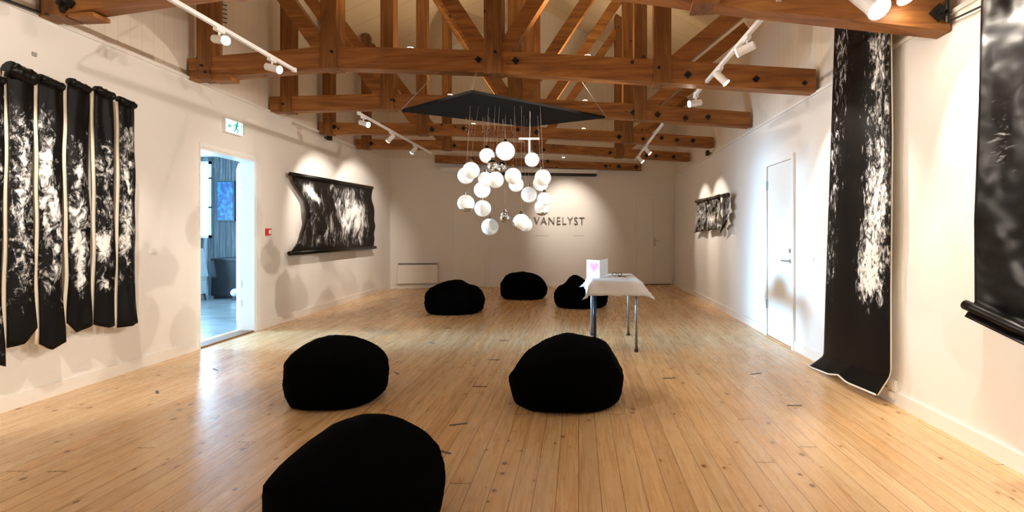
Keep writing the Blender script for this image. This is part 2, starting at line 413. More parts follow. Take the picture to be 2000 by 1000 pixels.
box(bm, SX0, wx0, SY1, SY1+.15, 0, 3.1); box(bm, wx1, -4.95, SY1, SY1+.15, 0, 3.1); box(bm, wx0, wx1, SY1, SY1+.15, 0, wz0); box(bm, wx0, wx1, SY1, SY1+.15, wz1, 3.1)
struct('wall_side_room_back', bm, M_PLANK, 'weathered grey plank wall beyond the doorway', 'wall')
bm = NB(); vy0, vy1, vz0, vz1 = 5.35, 7.35, .95, 2.5
box(bm, SX0-.15, SX0, SY0, vy0, 0, 3.1); box(bm, SX0-.15, SX0, vy1, SY1+.15, 0, 3.1); box(bm, SX0-.15, SX0, vy0, vy1, 0, vz0); box(bm, SX0-.15, SX0, vy0, vy1, vz1, 3.1)
struct('wall_side_room_left', bm, M_PLANK, 'plank wall with window, far side of the room beyond the doorway', 'wall')
bm = NB(); box(bm, SX0-.15, -4.75, SY0-.15, SY0, 0, 3.1)
struct('wall_side_room_front', bm, M_PLANK, 'near plank wall of the room beyond the doorway', 'wall')
bm = NB(); box(bm, SX0-.15, -4.85, SY0-.15, SY1+.15, 3.1, 3.2)
struct('ceiling_side_room', bm, M_TRIM, 'white ceiling of the room beyond the doorway', 'ceiling')
M_GLASS = mat('window_glass', (1, 1, 1), 0, trans=1); M_GLASS.node_tree.nodes['Principled BSDF'].inputs['IOR'].default_value = 1.02
wn1 = thing('window_1', 'bright window seen through the doorway, its panes blown out white', 'window', ((wx0+wx1)/2, SY1, wz0), kind='structure')
bm = NB(); yy = SY1-.02
for x0, x1, z0, z1 in ((wx0, wx0+.06, wz0, wz1), (wx1-.06, wx1, wz0, wz1), (wx0, wx1, wz0, wz0+.06), (wx0, wx1, wz1-.06, wz1), (wx0+.6, wx0+.64, wz0, wz1)): box(bm, x0, x1, yy, yy+.08, z0, z1)
for v in (348, 405): z = pt(395, v, SY1).z; box(bm, wx0, wx1, yy, yy+.05, z-.015, z+.015)
mesh('window_frame', bm, M_DOORF, wn1)
bm = NB(); box(bm, wx0+.05, wx1-.05, SY1+.09, SY1+.096, wz0+.05, wz1-.05); mesh('glass', bm, M_GLASS, wn1)
wn2 = thing('window_2', 'daylight window in far wall of the room beyond the doorway', 'window', (SX0, 6.35, vz0), kind='structure')
bm = NB(); xx = SX0-.1
for y0, y1, z0, z1 in ((vy0, vy0+.06, vz0, vz1), (vy1-.06, vy1, vz0, vz1), (vy0, vy1, vz0, vz0+.06), (vy0, vy1, vz1-.06, vz1), (6.32, 6.38, vz0, vz1)): box(bm, xx, xx+.08, y0, y1, z0, z1)
mesh('window_frame', bm, M_DOORF, wn2)
# things in the side room
pf = thing('framed_picture', 'blue framed notice board hanging on the grey planks beyond the doorway', 'picture', tuple(pt(445, 393, SY1)))
a, b = pt(427, 354, SY1), pt(462, 432, SY1)
bm = NB(); box(bm, a.x, b.x, SY1-.07, SY1-.01, b.z, a.z); mesh('frame', bm, mat('dark_teal_frame', (.01, .05, .07), .4), pf)
M_BLUE = mat('blue_board', (.01, .10, .30), .4); tt = NT(M_BLUE); tt.l(tt.ramp(tt.noise(tt.coord((9, 1, 7)), 1.2, 2), [(.45, (.008, .07, .22)), (.6, (.03, .22, .5))]), tt.b.inputs['Base Color'])
bm = NB(); box(bm, a.x+.03, b.x-.03, SY1-.078, SY1-.071, b.z+.03, a.z-.03); mesh('panel', bm, M_BLUE, pf)
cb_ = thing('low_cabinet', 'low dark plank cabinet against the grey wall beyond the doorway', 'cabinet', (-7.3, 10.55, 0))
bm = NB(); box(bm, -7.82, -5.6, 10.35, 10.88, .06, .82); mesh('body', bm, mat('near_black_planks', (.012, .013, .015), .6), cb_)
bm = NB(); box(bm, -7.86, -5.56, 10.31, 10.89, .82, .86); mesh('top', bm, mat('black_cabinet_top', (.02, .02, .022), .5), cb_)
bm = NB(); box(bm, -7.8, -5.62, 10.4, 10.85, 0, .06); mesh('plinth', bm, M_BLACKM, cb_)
bl = thing('side_lamp', 'small white round lamp low against the dark cabinet beyond the doorway', 'lamp', (-7.15, 10.2, 0))
bm = NB(); sphere(bm, (-7.2, 10.2, .15), .085); mesh('globe', bm, M_PLASTIC, bl, smooth=True)
bm = NB(); tube(bm, [(-7.2, 10.2, 0), (-7.2, 10.2, .08)], [.07, .04], 16); mesh('base', bm, M_BLACKM, bl)
def side_chair(x, y, label):
    c = thing('padded_chair', label, 'chair', (x, y, 0))
    mf = mat('pale_chair_fabric', (.62, .68, .72), .8)
    bm = NB(); box(bm, x-.24, x+.24, y-.24, y+.24, .42, .52); mesh('seat', bm, mf, c, bevel=.02)
    bm = NB(); obox(bm, (x+.2, y, .78), Vector((1,0,.18)).normalized(), Vector((0,1,0)), Vector((-.18,0,1)).normalized(), .03, .23, .3); mesh('backrest', bm, mf, c, bevel=.02)
    bm = NB(); box(bm, x-.235, x+.235, y-.235, y+.235, .14, .42); mesh('skirt', bm, mf, c, bevel=.01)
    for sx in (-1, 1):
        for sy in (-1, 1):
            bm = NB(); tube(bm, [(x+sx*.2, y+sy*.2, .16), (x+sx*.22, y+sy*.22, 0)], .014); mesh('leg', bm, M_BLACKM, c)
side_chair(-8.02, 9.95, 'pale padded chair seen through the doorway below the window')

# ---------------------------------------------------------------- roof trusses
def truss(i, label, yl, yr, bot, thick, bolts, dep=.15, endpost=True, queens=True, wallgap=.01, xs=None, ztop=None):
    xa = lx(yl)+wallgap; xb = RX-wallgap
    if xs: xa, xb = xs
    A = Vector((xa, yl, 0)); B = Vector((xb, yr, 0)); D = (B-A).normalized(); N = Vector((D.y, -D.x, 0))
    def ray(u, v, off=0):
        a = A + N*off; k = (u-CU)/FPX; t = (k*a.y-a.x)/(D.x-k*D.y); return pt(u, v, a.y+D.y*t)
    def atx(x, z): return Vector((x, A.y + (x-A.x)/D.x*D.y, z))
    root = thing('roof_truss', label, 'roof truss', tuple(atx(XR, ray(bot[len(bot)//2][0], bot[len(bot)//2][1]).z)), group='timber roof trusses')
    P = [ray(u, v, dep/2) - N*(dep/2) for u, v in bot]
    P[0] = Vector((A.x, A.y, P[0].z)); P[-1] = Vector((B.x, B.y, P[-1].z))
    zf = poly([(p.x, p.z) for p in P])
    # tie beam: one bent timber
    bm = NB(); H = thick
    prof = []
    for p in P:
        prof.append([bm.verts.new(q) for q in (p+N*dep/2, p-N*dep/2, p-N*dep/2+Vector((0,0,H)), p+N*dep/2+Vector((0,0,H)))])
    for a, b in zip(prof, prof[1:]):
        for k in range(4): bm.faces.new((a[k], a[(k+1)%4], b[(k+1)%4], b[k]))
    bm.faces.new(prof[0]); bm.faces.new(prof[-1][::-1])
    mesh('tie_beam', bm, M_WX, root)
    roofz = lambda x: ZE + (ZT-ZE)*(1 - abs(x-XR)/3.85) + .02
    if queens:
        posts = [(-2.86, .19), (-.96, .20), (.93, .19)]
        if endpost: posts.append((-4.36 if i < 3 else -4.5, .16))
        for x, wd in posts:
            z0 = zf(x)-.012; bm = NB()
            bar(bm, atx(x, z0), atx(x, roofz(x)), wd, dep+.045, N); mesh('post', bm, M_WZ, root)
        # braces fan down to the feet of the posts
        hb = H*.6
        for x, z0, x1, rise in ((-2.86, zf(-2.86)+hb, -4.42, 2.05), (.93, zf(.93)+hb, 2.54, 1.27), (-.96, zf(-.96)+hb, -2.78, 2.7), (-.96, zf(-.96)+hb, .86, 2.7)):
            sg = 1 if x1 > x else -1
            bm = NB(); bar(bm, atx(x+sg*.05, z0), atx(x1, z0+rise), .17, dep-.03, N); mesh('brace', bm, M_WX, root)
    for u, v, s in bolts:
        p = ray(u, v, dep/2+.03)
        bm = NB(); r2 = math.sqrt(.5)
        obox(bm, p - N*.022, (D+Vector((0,0,1))).normalized(), (D-Vector((0,0,1))).normalized(), N, s, s, .012)
        tube(bm, [p-N*.012, p+N*.02], s*.45, 6)
        mesh('bolt', bm, M_BOLT, root)
    return root, atx, N, D, zf, H
T0 = truss(0, 'nearest heavy timber roof truss, its beam cut off by top of the picture', 4.13, 3.44, [(95, 32), (290, 0), (640, -45), (1000, -42), (1290, -6), (1469, 18), (1843, 60)], .25, [(1838, 22, .045), (118, 6, .05), (132, 4, .03)])
T1 = truss(1, 'timber roof truss with bolted posts, second from the camera, passing above the black canopy', 5.76, 5.35, [(385, 155), (645, 132), (965, 142), (1290, 161), (1590, 180)], .25,
      [(394, 128, .03), (648, 101, .032), (933, 115, .028), (967, 101, .036), (1006, 117, .03), (1287, 132, .036), (1344, 145, .03), (1478, 153, .028), (1573, 161, .02)])
T2 = truss(2, 'timber roof truss third from the camera, just behind the black canopy', 7.33, 7.39, [(540, 218), (765, 212), (1006, 220), (1240, 232), (1463, 248)], .225,
      [(553, 203, .03), (765, 195, .034), (1238, 219, .034), (1285, 223, .034), (1340, 230, .03), (1384, 228, .03)])
T3 = truss(3, 'timber roof truss fourth from the camera, above the chandelier globes', 8.77, 9.39, [(637, 261), (845, 262), (1020, 268), (1215, 277), (1392, 288)], .2,
      [(652, 247, .028), (843, 252, .036), (905, 250, .03), (1011, 253, .03), (1029, 253, .026), (1048, 258, .04), (1210, 267, .034), (1257, 271, .03), (1293, 269, .03), (1323, 273, .03), (1354, 274, .034)])
T4 = truss(4, 'timber roof truss fifth from the camera, low in view near the back wall', 10.29, 11.4, [(710, 290), (885, 292), (1040, 297), (1200, 306), (1346, 315)], .2,
      [(724, 280, .034), (887, 284, .034), (1045, 287, .034), (1062, 292, .034), (1192, 298, .034), (1263, 304, .034), (1282, 304, .034), (1316, 306, .034)], endpost=True)
a, b = BP(850, 310, .1), BP(1252, 325, .1)
T5 = truss(5, 'short dark timber beam fixed low on the back wall above the screen housing', a.y, b.y, [(850, 317), (1010, 323), (1100, 328), (1252, 333)], .185,
      [(922, 311, .036), (945, 311, .03), (1070, 315, .036), (1183, 324, .036), (1209, 325, .04), (1243, 326, .045)], queens=False, xs=(a.x, b.x))
# timber packing blocks under the beam ends
def block(label, T, u0, u1, v0, v1, Y):
    bm = NB(); a = pt(u0, v0, Y); b = pt(u1, v1, Y); dy = T[3].y/T[3].x*(b.x-a.x)
    v = []
    for x, y in ((a.x, Y), (b.x, Y+dy)):
        for d in (0, .15):
            for z in (b.z, a.z): v.append(bm.verts.new((x, y+d, z)))
    for f in ((0,1,3,2),(4,6,7,5),(0,4,5,1),(2,3,7,6),(0,2,6,4),(1,5,7,3)): bm.faces.new([v[k] for k in f])
    tag(mesh('packing_block', bm, M_WX), label, 'timber block')
block('short wooden packing block under left end of the nearest beam', T0, 133, 187, 25, 33, 4.05)
block('short wooden packing block under left end of the second beam', T1, 412, 452, 148, 157, 5.68)
# black rails that run from the nearest truss towards the viewer
t = thing('curtain_rail', 'thin black metal rail on the left wall, running to the nearest beam end', 'rail', tuple(LP(82, 25, .05)))
bm = NB(); tube(bm, [LP(-60, -26, .05), LP(79, 25, .05)], .012, 8); mesh('rail', bm, M_BLACKM, t)
bm = NB(); p = LP(82, 25, .05); tube(bm, [p, p+Vector((0,0,.5))], .02, 8); mesh('upright', bm, M_BLACKM, t)
t = thing('curtain_rail', 'thin black metal rail on the right wall, between nearest beam end and vinyl sheet', 'rail', tuple(RP(1851, 44, .05)))
bm = NB(); tube(bm, [RP(1851, 43, .05), RP(1990, -22, .05)], .007, 8); mesh('rail', bm, M_BLACKM, t)
bm = NB(); p = RP(1851, 44, .05); tube(bm, [p, p+Vector((0,0,.4))], .014, 8); mesh('upright', bm, M_BLACKM, t)
# ladder-like vent on the upper left wall
vt = thing('wall_vent', 'small vent of thin black slats high on the upper left wall', 'vent', tuple(LP(430, 20, -.02)))
for k in range(9):
    v = -30 + k*8.5; a = LP(417, v, -.02); b = LP(443, v+7, -.02)
    bm = NB(); tube(bm, [a, b], .007, 6); mesh('slat', bm, M_BLACKM, vt)

# ---------------------------------------------------------------- track lighting
def track(label, x0, y0, x1, y1, z0, z1):
    t = thing('lighting_track', label, 'light track', ((x0+x1)/2, (y0+y1)/2, (z0+z1)/2))
    a, b = Vector((x0, y0, z0)), Vector((x1, y1, z1)); bm = NB(); bar(bm, a, b, .032, .034, (0, 0, 1)); mesh('rail', bm, M_WHITEM, t)
    d = (b-a).normalized()
    for p in (a, b):
        bm = NB(); obox(bm, p, d, d.cross(Vector((0,0,1))), Vector((0,0,1)), .015, .02, .022); mesh('end_cap', bm, M_WHITEM, t)
    return lambda Y: a + (b-a)*((Y-y0)/(y1-y0))
LT1 = track('white lighting track at left, from above the camera to the second beam', -3.14, -4.2, -3.14, 5.37, 3.2, 3.2)
LT2 = track('white lighting track at left, under the far beams', -3.14, 6.95, -3.14, 10.35, 3.11, 3.1)
RT1 = track('white lighting track at right, from above the camera to below the second beam', 1.52, -4.2, 1.40, 5.85, 3.10, 3.06)
RT2 = track('white lighting track at right, under the far beams', 1.27, 7.4, 1.27, 10.95, 3.05, 3.05)
def spotlamp(label, base, target, e=1.0, ang=62, blend=.55, drop=.11, lens=True, scale=1.0, col=WARM):
    base = Vector(base); t = thing('track_spotlight', label, 'spotlight', tuple(base))
    piv = base - Vector((0, 0, drop)); d = (Vector(target)-piv).normalized()
    bm = NB(); box(bm, base.x-.018, base.x+.018, base.y-.05, base.y+.05, base.z-.045, base.z-.017); mesh('adapter', bm, M_WHITEM, t)
    bm = NB(); tube(bm, [base-Vector((0,0,.04)), piv], .009, 8); mesh('bracket', bm, M_WHITEM, t)
    r = .036*scale
    bm = NB(); tube(bm, [piv-d*.07*scale, piv-d*.06*scale, piv+d*.05*scale, piv+d*.085*scale], [r*.7, r, r, r*1.12], 20); mesh('housing', bm, M_WHITEM, t, smooth=False)
    bm = NB(); tube(bm, [piv+d*.086*scale, piv+d*.092*scale], r*1.02, 20); mesh('lens', bm, M_LENS if lens else M_WHITEM, t)
    L = bpy.data.lights.new('spot', 'SPOT'); L.energy = SPOT_E*e; L.color = col; L.spot_size = math.radians(ang); L.spot_blend = blend; L.shadow_soft_size = .012
    lo = bpy.data.objects.new('spot', L); C.objects.link(lo); lo.parent = t; lo.matrix_parent_inverse = PINV[t.name]
    lo.location = piv+d*.13*scale; lo.rotation_euler = d.to_track_quat('-Z', 'Y').to_euler()
    return t
spotlamp('dazzling white spotlight on near left track, upper left of the picture', LT1(4.25), (2.5, 2.2, 1.7), 1.1)
spotlamp('small white spotlight at the far end of near left track', LT1(4.98), (2.5, 4.5, 1.5), 1.0)
spotlamp('brightest starry white spotlight at the near end of far left track', LT2(7.1), (2.55, 5.6, 1.1), 1.1)
spotlamp('middle white spotlight on far left track, aimed at the left wall', LT2(8.15), (-4.6, 8.75, 1.75), .75, 75)
spotlamp('white spotlight at the far end of far left track', LT2(9.3), (-4.7, 10.3, 1.75), .75, 75)
spotlamp('topmost white spotlight on near right track, beside the diagonal braces', RT1(4.1), (-4.7, 8.1, .9), 2.2, 46)
spotlamp('second white spotlight from the top on near right track', RT1(4.85), (2.56, 4.6, 1.7), .6, 70)
spotlamp('white spotlight at the far end of near right track, turned to the left', RT1(5.8), (-4.5, 4.8, 1.8), 1.2, 56)
spotlamp('upper white spotlight on far right track', RT2(9.05), (2.59, 8.9, 1.55), .55, 58)
spotlamp('lower white spotlight on far right track, nearer the back wall', RT2(10.1), (2.59, 9.95, 1.55), .55, 58)
spotlamp('white spotlight clamped to nearest beam, right of the track', (1.97, 3.35, 3.13), (2.45, 2.2, 1.6), .35, 70, scale=1.9)
spotlamp('white spotlight clamped to nearest beam, close to its right end', (2.2, 3.33, 3.2), (2.45, 2.9, 1.6), .5, 70, scale=1.3)
spotlamp('white spotlight hanging at left end of nearest beam', (-4.06, 3.85, 3.5), (-4.4, 2.0, 1.2), .4, 70)
spotlamp('white spotlight behind the fifth beam that lights the wall lettering', (-.35, 11.1, 3.32), (-.28, 12.9, 1.75), 1.0, 62, .9)
# added unseen lamps on the tie beams, there to brighten ceiling and trusses
def added_uplight(label, T, x, z, e):
    p = T[1](x, z) - T[2]*.03; t = thing('added_uplight', label, 'added_uplight', tuple(p))
    bm = NB(); tube(bm, [p, p+Vector((0,0,.01)), p+Vector((0,0,.015)), p+Vector((0,0,.035))], [.03, .03, .04, .04], 16); mesh('housing', bm, M_WHITEM, t)
    bm = NB(); tube(bm, [p+Vector((0,0,.0355)), p+Vector((0,0,.038))], .036, 16); mesh('lens', bm, M_LENS, t)
    L = bpy.data.lights.new('spot', 'SPOT'); L.energy = SPOT_E*e; L.color = (1, .78, .5); L.spot_size = math.radians(150); L.spot_blend = 1; L.shadow_soft_size = .05
    lo = bpy.data.objects.new('spot', L); C.objects.link(lo); lo.parent = t; lo.matrix_parent_inverse = PINV[t.name]; lo.location = p+Vector((0,0,.06)); lo.rotation_euler = (PI, 0, 0)
for T, nm in ((T1, 'second'), (T2, 'third'), (T3, 'fourth')):
    for x, side in ((-1.95, 'left'), (0.1, 'right')):
        added_uplight('small added upward lamp hidden on top of the %s beam, %s half' % (nm, side), T, x, T[4](x)+T[5], .62)
# lamps added out of view on the same tracks, for wall and ceiling brightness
spotlamp('added track spotlight above the camera lighting the left strips', RT1(3.0), (-4.5, 3.9, 1.7), 1.1, 62)
spotlamp('added track spotlight above the camera lighting the left wall past the doorway', RT1(2.3), (-4.6, 5.4, 1.5), 1.0, 50)
spotlamp('added left track spotlight above the camera washing down the strips', LT1(3.2), (-4.45, 4.3, .9), .75, 64)
spotlamp('added right track spotlight above the camera washing down the vinyl sheet', RT1(2.1), (2.5, 2.75, .9), .5, 60)
spotlamp('added left track spotlight above the camera turned to the right wall', LT1(2.2), (2.59, 3.9, 1.4), 1.1, 60)
for y, ty in ((.6, .8), (-1.6, -1.4), (-3.4, -3.0)):
    spotlamp('added left track spotlight behind the viewer at %s' % {.6: 'the front', -1.6: 'the middle', -3.4: 'the rear'}[y], LT1(y), (2.59, ty, 1.8), .9, 90)
    spotlamp('added right track spotlight behind the viewer at %s' % {.6: 'the front', -1.6: 'the middle', -3.4: 'the rear'}[y], RT1(y), (-4.4, ty+.6, 1.8), .9, 90)

# ---------------------------------------------------------------- hanging canopy with glass globes
ch = thing('chandelier', 'hanging black diamond canopy with cluster of white glass globes below it', 'chandelier', (-.95, 6.1, 2.9))
Zc = 2.9
def zp(u, v): Y = FPX*(Zc-HC)/(CV-v); return pt(u, v, Y)
cor = [zp(922, 181), zp(785, 218), zp(1030, 248), zp(1182, 231)]
bm = NB(); lo = [bm.verts.new(p) for p in cor]; hi = [bm.verts.new(p+Vector((0,0,.03))) for p in cor]
bm.faces.new(lo); bm.faces.new(hi[::-1])
for i in range(4): bm.faces.new((lo[i], lo[(i+1)%4], hi[(i+1)%4], hi[i]))
mesh('canopy', bm, mat('matt_black_panel', (.006, .0055, .005), .8, spec=.15), ch)
M_WIRE = mat('steel_wire', (.35, .3, .26), .5, .5)
for c, u in ((cor[1], 857), (cor[3], 1128), (cor[0], 931)):
    t = pt(u, 141 if u < 1000 else 151, 5.55); bm = NB(); tube(bm, [c+Vector((0,0,.03)), t+Vector((0,0,.02))], .004, 6); mesh('suspension_wire', bm, M_WIRE, ch)
bm = NB(); p = cor[2]; q = T2[1](p.x, 0); q.z = 3.28; tube(bm, [p+Vector((0,0,.03)), q], .004, 6); mesh('suspension_wire', bm, M_WIRE, ch)
M_GLOBE = mat('white_opal_glass', (.93, .93, .91), .12, emit=(1, .97, .9), es=.12)
NTg = NT(M_GLOBE)
M_CLEAR = mat('pale_smoked_glass', (.72, .75, .74), .08, emit=(1, .97, .9), es=.02)
M_CHROME = mat('chrome', (.6, .6, .6), .08, 1)
GL = [(951,304,15,0),(987,295,19,0),(1039,312,14.5,0),(920,333,17,0),(910,343,16.5,0),(948,350,15,0),(968,351,16.5,0),(942,371,16.5,0),
      (1002,344,16.5,0),(1008,360,15,0),(1060,347,16.5,0),(1056,358,15.5,0),(1033,380,16,0),(1063,389,14,0),(1058,406,15.5,1),(910,397,17,1),
      (943,407,16.5,0),(957,443,17,2),(1018,434,17,1),(1027,439,14,2),(986,424,11,3),(962,324,12,3),(980,326,11,3)]
rnd = random.Random(3)
for k, (u, v, r, ty) in enumerate(GL):
    Y = 5.55 + rnd.random()*1.1
    if (u, v) in ((920,333), (968,351), (1002,344), (1060,347), (1018,434)): Y = 5.5
    if (u, v) in ((910,343), (1008,360), (1056,358), (1027,439), (948,350)): Y = 6.2
    R = (r-.5)/FPX*Y; c = pt(u, v, Y)
    bm = NB()
    if ty == 3:
        sphere(bm, c, R, 14, 9)
        for vv in bm.verts: vv.co = c + (vv.co-c)*(1 + .22*mn.noise((vv.co-c)*40))
    else: sphere(bm, c, R, 32, 20)
    g = mesh('globe', bm, (M_GLOBE, M_GLOBE, M_CLEAR, M_CHROME)[ty], ch, smooth=True)
    # cable, fitting
    top = Vector((max(cor[1].x+.2, min(cor[3].x-.2, c.x*.9-.09)), min(6.4, max(5.75, c.y)), Zc))
    bm = NB(); tube(bm, [c+Vector((0,0,R*.98)), Vector((c.x, c.y, c.z+R+.05)), top], .0009, 5); mesh('cable', bm, M_WIRE, g); 
    bm = NB(); tube(bm, [c+Vector((0,0,R*.95)), c+Vector((0,0,R+.03))], [.028, .014], 14); mesh('fitting', bm, M_CHROME, g)
    if ty in (1, 3):      # a chromed bowl hugging the lower side of the glass
        bm = NB(); sphere(bm, (0,0,0), R*1.025, 28, 20)
        ax = Vector((-.75, -.05, -.66)).normalized() if u == 1018 else Vector((.15, -.05, -.98)).normalized()
        bmesh.ops.delete(bm, geom=[vv for vv in bm.verts if vv.co.normalized().dot(ax) < .60], context='VERTS')
        for vv in bm.verts: vv.co += c
        mesh('reflector_bowl', bm, M_CHROME, g, smooth=True)
# small hooks hanging under the canopy rim
for u, v in ((911, 256), (922, 258), (943, 259), (955, 260), (968, 261), (985, 262), (1000, 262)):
    Y = 6.3 if u < 960 else 6.55
    p = pt(u, v, Y); p2 = Vector((p.x, p.y, p.z+.045))
    bm = NB(); tube(bm, [p2+Vector((0,0,.0)), p, p+Vector((.012,0,-.03))], .0075, 7); hk = mesh('hook', bm, M_CHROME, ch)
    bm = NB(); tube(bm, [p2, (min(max(p.x, -1.6), -.4), min(p.y, 6.4), Zc)], .002, 5); mesh('hook_wire', bm, M_WIRE, hk)
bm = NB(); p = pt(1034, 271, 5.9); tube(bm, [p+Vector((-.13,0,0)), p+Vector((.12,0,0))], .014, 8); cx = mesh('crossbar', bm, M_WHITEM, ch)
bm = NB(); tube(bm, [p, pt(1034, 300, 5.9)], .011, 8); mesh('rod', bm, M_WHITEM, cx)
bm = NB(); tube(bm, [p, (p.x, 6.0, Zc)], .004, 6); mesh('suspension_wire', bm, M_WIRE, cx)

# ---------------------------------------------------------------- hanging photo prints
def wob(seed, s, t, a=.02, f=3): return a*mn.noise(Vector((s*f, t*f*1.6, seed*7.3)))
def strip(label, ul, ur, vt, bot, pr, m, seed, roll=.035, ut=None, group='photo strips on the left wall', flare=.03):
    tpos = LP((ul+ur)/2, vt, .1)
    ro = thing('photo_strip', label, 'artwork', (tpos.x, tpos.y, 0.5), group=group)
    lean = ut or 0
    Y0 = LP(ul, 400, .18).y+.006; Y1 = LP(ur, 400, .18).y-.006
    def F(s, t):
        Y = Y0 + (Y1-Y0)*s; u = ul+(ur-ul)*s
        zt = pt(0, vt + (s-.5)*(ur-ul)*.42, Y).z; zb = pt(0, bot(s), Y).z
        z = zt + (zb-zt)*t
        off = .17 + .018*math.sin(PI*s) + wob(seed, s, t) + flare*max(0, t-.8)*5*(s-.3)
        Ye = Y + .005*math.sin(t*5+seed)
        return Vector((lx(Ye, off), Ye, z))
    sheet('print', F, (1, 0, 0), 14, 46, pr, m, ro)
    def G(s, t):
        p = F(s, t); p.x -= .02; p.y += .014*(s-.5)*2; return p
    sheet('white_margin', G, (1, 0, 0), 6, 30, lambda s, t: 0, M_PAPERB, ro, th=.002)
    # bunched roll that carries the strip
    bm = NB(); P = []; rr = []
    for k in range(13):
        s = .03 + .94*k/12; p = F(min(1, max(0, s)), 0); p.y = Y0+(Y1-Y0)*s; p.x = lx(p.y, .17)
        p.z += .02 + .012*mn.noise(Vector((s*9, seed, 1))); P.append(p); rr.append(roll*(1+.28*mn.noise(Vector((s*14, seed*3, 5)))))
    tube(bm, P, rr, 12); mesh('rolled_top', bm, M_BLACKV, ro, smooth=True)
    return ro
strip('leftmost black photo strip on the left wall, cut by the picture edge', -62, 10, 150, poly([(0, 700), (1, 716)]), blobs([(.3,.4,.4,.25,.5)], .0), M_PRINT, 1)
strip('black and white photo strip with the thickest roll at its top', 17, 70, 150, poly([(0, 680), (.5, 672), (1, 640)]), blobs([(.5,.25,.4,.14,.45),(.5,.5,.5,.2,.45),(.7,.72,.4,.08,.3),(.5,0,.9,.12,-.6),(.5,1,.9,.1,-.7)], .0), M_PRINT_F, 2, roll=.062)
strip('photo strip with dark right edge, third from the left on the left wall', 77, 126, 166, poly([(0, 672), (.4, 684), (1, 668)]), blobs([(.25,.33,.35,.2,.75),(.7,.5,.3,.14,.6),(.5,.7,.5,.15,.3),(.9,.2,.25,.3,-.5),(.5,0,.9,.1,-.6),(.5,1,.9,.13,-.9)], .02), M_PRINT, 3)
strip('photo strip with pale pointed bottom corner, middle of the left wall row', 134, 178, 172, poly([(0, 630), (.3, 650), (1, 636)]), blobs([(.45,.3,.22,.12,.4),(.4,.62,.35,.2,.85),(.5,.8,.3,.1,.3),(.5,0,.9,.18,-.7),(.5,1,.9,.14,-1)], .0), M_PRINT, 4)
strip('photo strip with large white block, second from right in the left wall row', 186, 225, 186, poly([(0, 634), (.6, 640), (1, 636)]), blobs([(.5,.3,.35,.14,.4),(.35,.65,.3,.06,1.3),(.4,.82,.4,.03,.7),(.7,.5,.3,.1,.3),(.5,0,.9,.15,-.7),(.5,1,.9,.13,-1)], .05), M_PRINT, 5)
strip('rightmost photo strip on the left wall with crumpled top corner', 233, 266, 205, poly([(0, 640), (.7, 636), (1, 630)]), blobs([(.4,.15,.4,.08,.4),(.4,.4,.35,.2,.55),(.4,.62,.3,.1,.6),(.5,0,.9,.08,-.6),(.5,1,.9,.16,-.9)], .05), M_PRINT, 6, flare=.06)

# horizontal sheet on the left wall
hs = thing('photo_sheet', 'wide black and white tree photo sheet between two rods on the left wall', 'artwork', tuple(LP(650, 430, .1)))
Ya, Yb = LP(568, 400, .09).y, LP(731, 400, .09).y
ledge = poly([(0, .0), (.1, .03), (.3, .13), (.55, .15), (.8, .10), (.95, .02), (1, 0)])
redge = poly([(0, .965), (.2, .97), (.5, 1.0), (.62, 1.02), (.75, 1.0), (.85, 1.02), (1, .99)])
def F(s, t):
    q = ledge(t) + (redge(t)-ledge(t))*s; Y = Ya+(Yb-Ya)*q
    u = CU + FPX*lx(Y, .09)/Y
    zt = pt(0, 340+(u-568)*.172, Y).z; zb = pt(0, 495-(u-568)*.07, Y).z
    off = .09 + wob(9, q, t, .05, 3) + .02*math.exp(-((s)/.12)**2)*math.sin(PI*t)
    return Vector((lx(Y, off), Y, zt+(zb-zt)*t))
sheet('print', F, (1, 0, 0), 60, 30, blobs([(.12,.22,.05,.09,1.6),(.5,.5,.10,.3,.50),(.68,.45,.10,.35,.65),(.80,.6,.07,.25,.45),(.25,.75,.07,.2,.25),(.3,.4,.10,.6,-.12),(.97,.5,.06,.9,-.9),(.5,0,.9,.05,-.7),(.5,1,.9,.05,-.7)], .2), M_SHEET, hs)
for (u0, v0, u1, v1) in ((567, 340, 727, 367), (565, 495, 733, 483)):
    bm = NB(); tube(bm, [LP(u0, v0, .1), LP(u1, v1, .1)], .035, 10); mesh('rod', bm, M_BLACKV, hs, smooth=True)

# tall scroll on the right wall
def edge(le, ri, off):
    fl = (poly([(t, u) for t, u, v in le]), poly([(t, v) for t, u, v in le])); fr = (poly([(t, u) for t, u, v in ri]), poly([(t, v) for t, u, v in ri]))
    def F(s, t):
        o = off(s, t); a = RP(fl[0](t), fl[1](t), o); b = RP(fr[0](t), fr[1](t), o)
        p = a.lerp(b, s); return Vector((RX-o, p.y, p.z))
    return F
ts = thing('photo_scroll', 'very tall black photo scroll on the right wall, its hem curling on the floor', 'artwork', (RX-.08, 4.5, 0))
Fs0 = edge([(0, 1632, -30), (.09, 1631, 38), (.4, 1622, 300), (.75, 1613, 560), (.94, 1609, 690), (1, 1598, 716)],
          [(0, 1739, -120), (.12, 1738, 38), (.4, 1741, 270), (.75, 1738, 560), (.94, 1738, 725), (1, 1726, 772)],
          lambda s, t: .09 + wob(11, s, t, .022, 3) + .02*math.sin(s*PI))
bzf = poly([(0, 0), (.35, .02), (.5, .12), (.62, .0), (1, 0)])
def Fs(s, t):
    p = Fs0(s, t); 
    if t > .93: p.z += bzf(s)*(t-.93)/.07*.3
    if t > .955: p.x -= (t-.955)/.045*.10*(1-.4*s)
    p.z = max(p.z, .008); return p
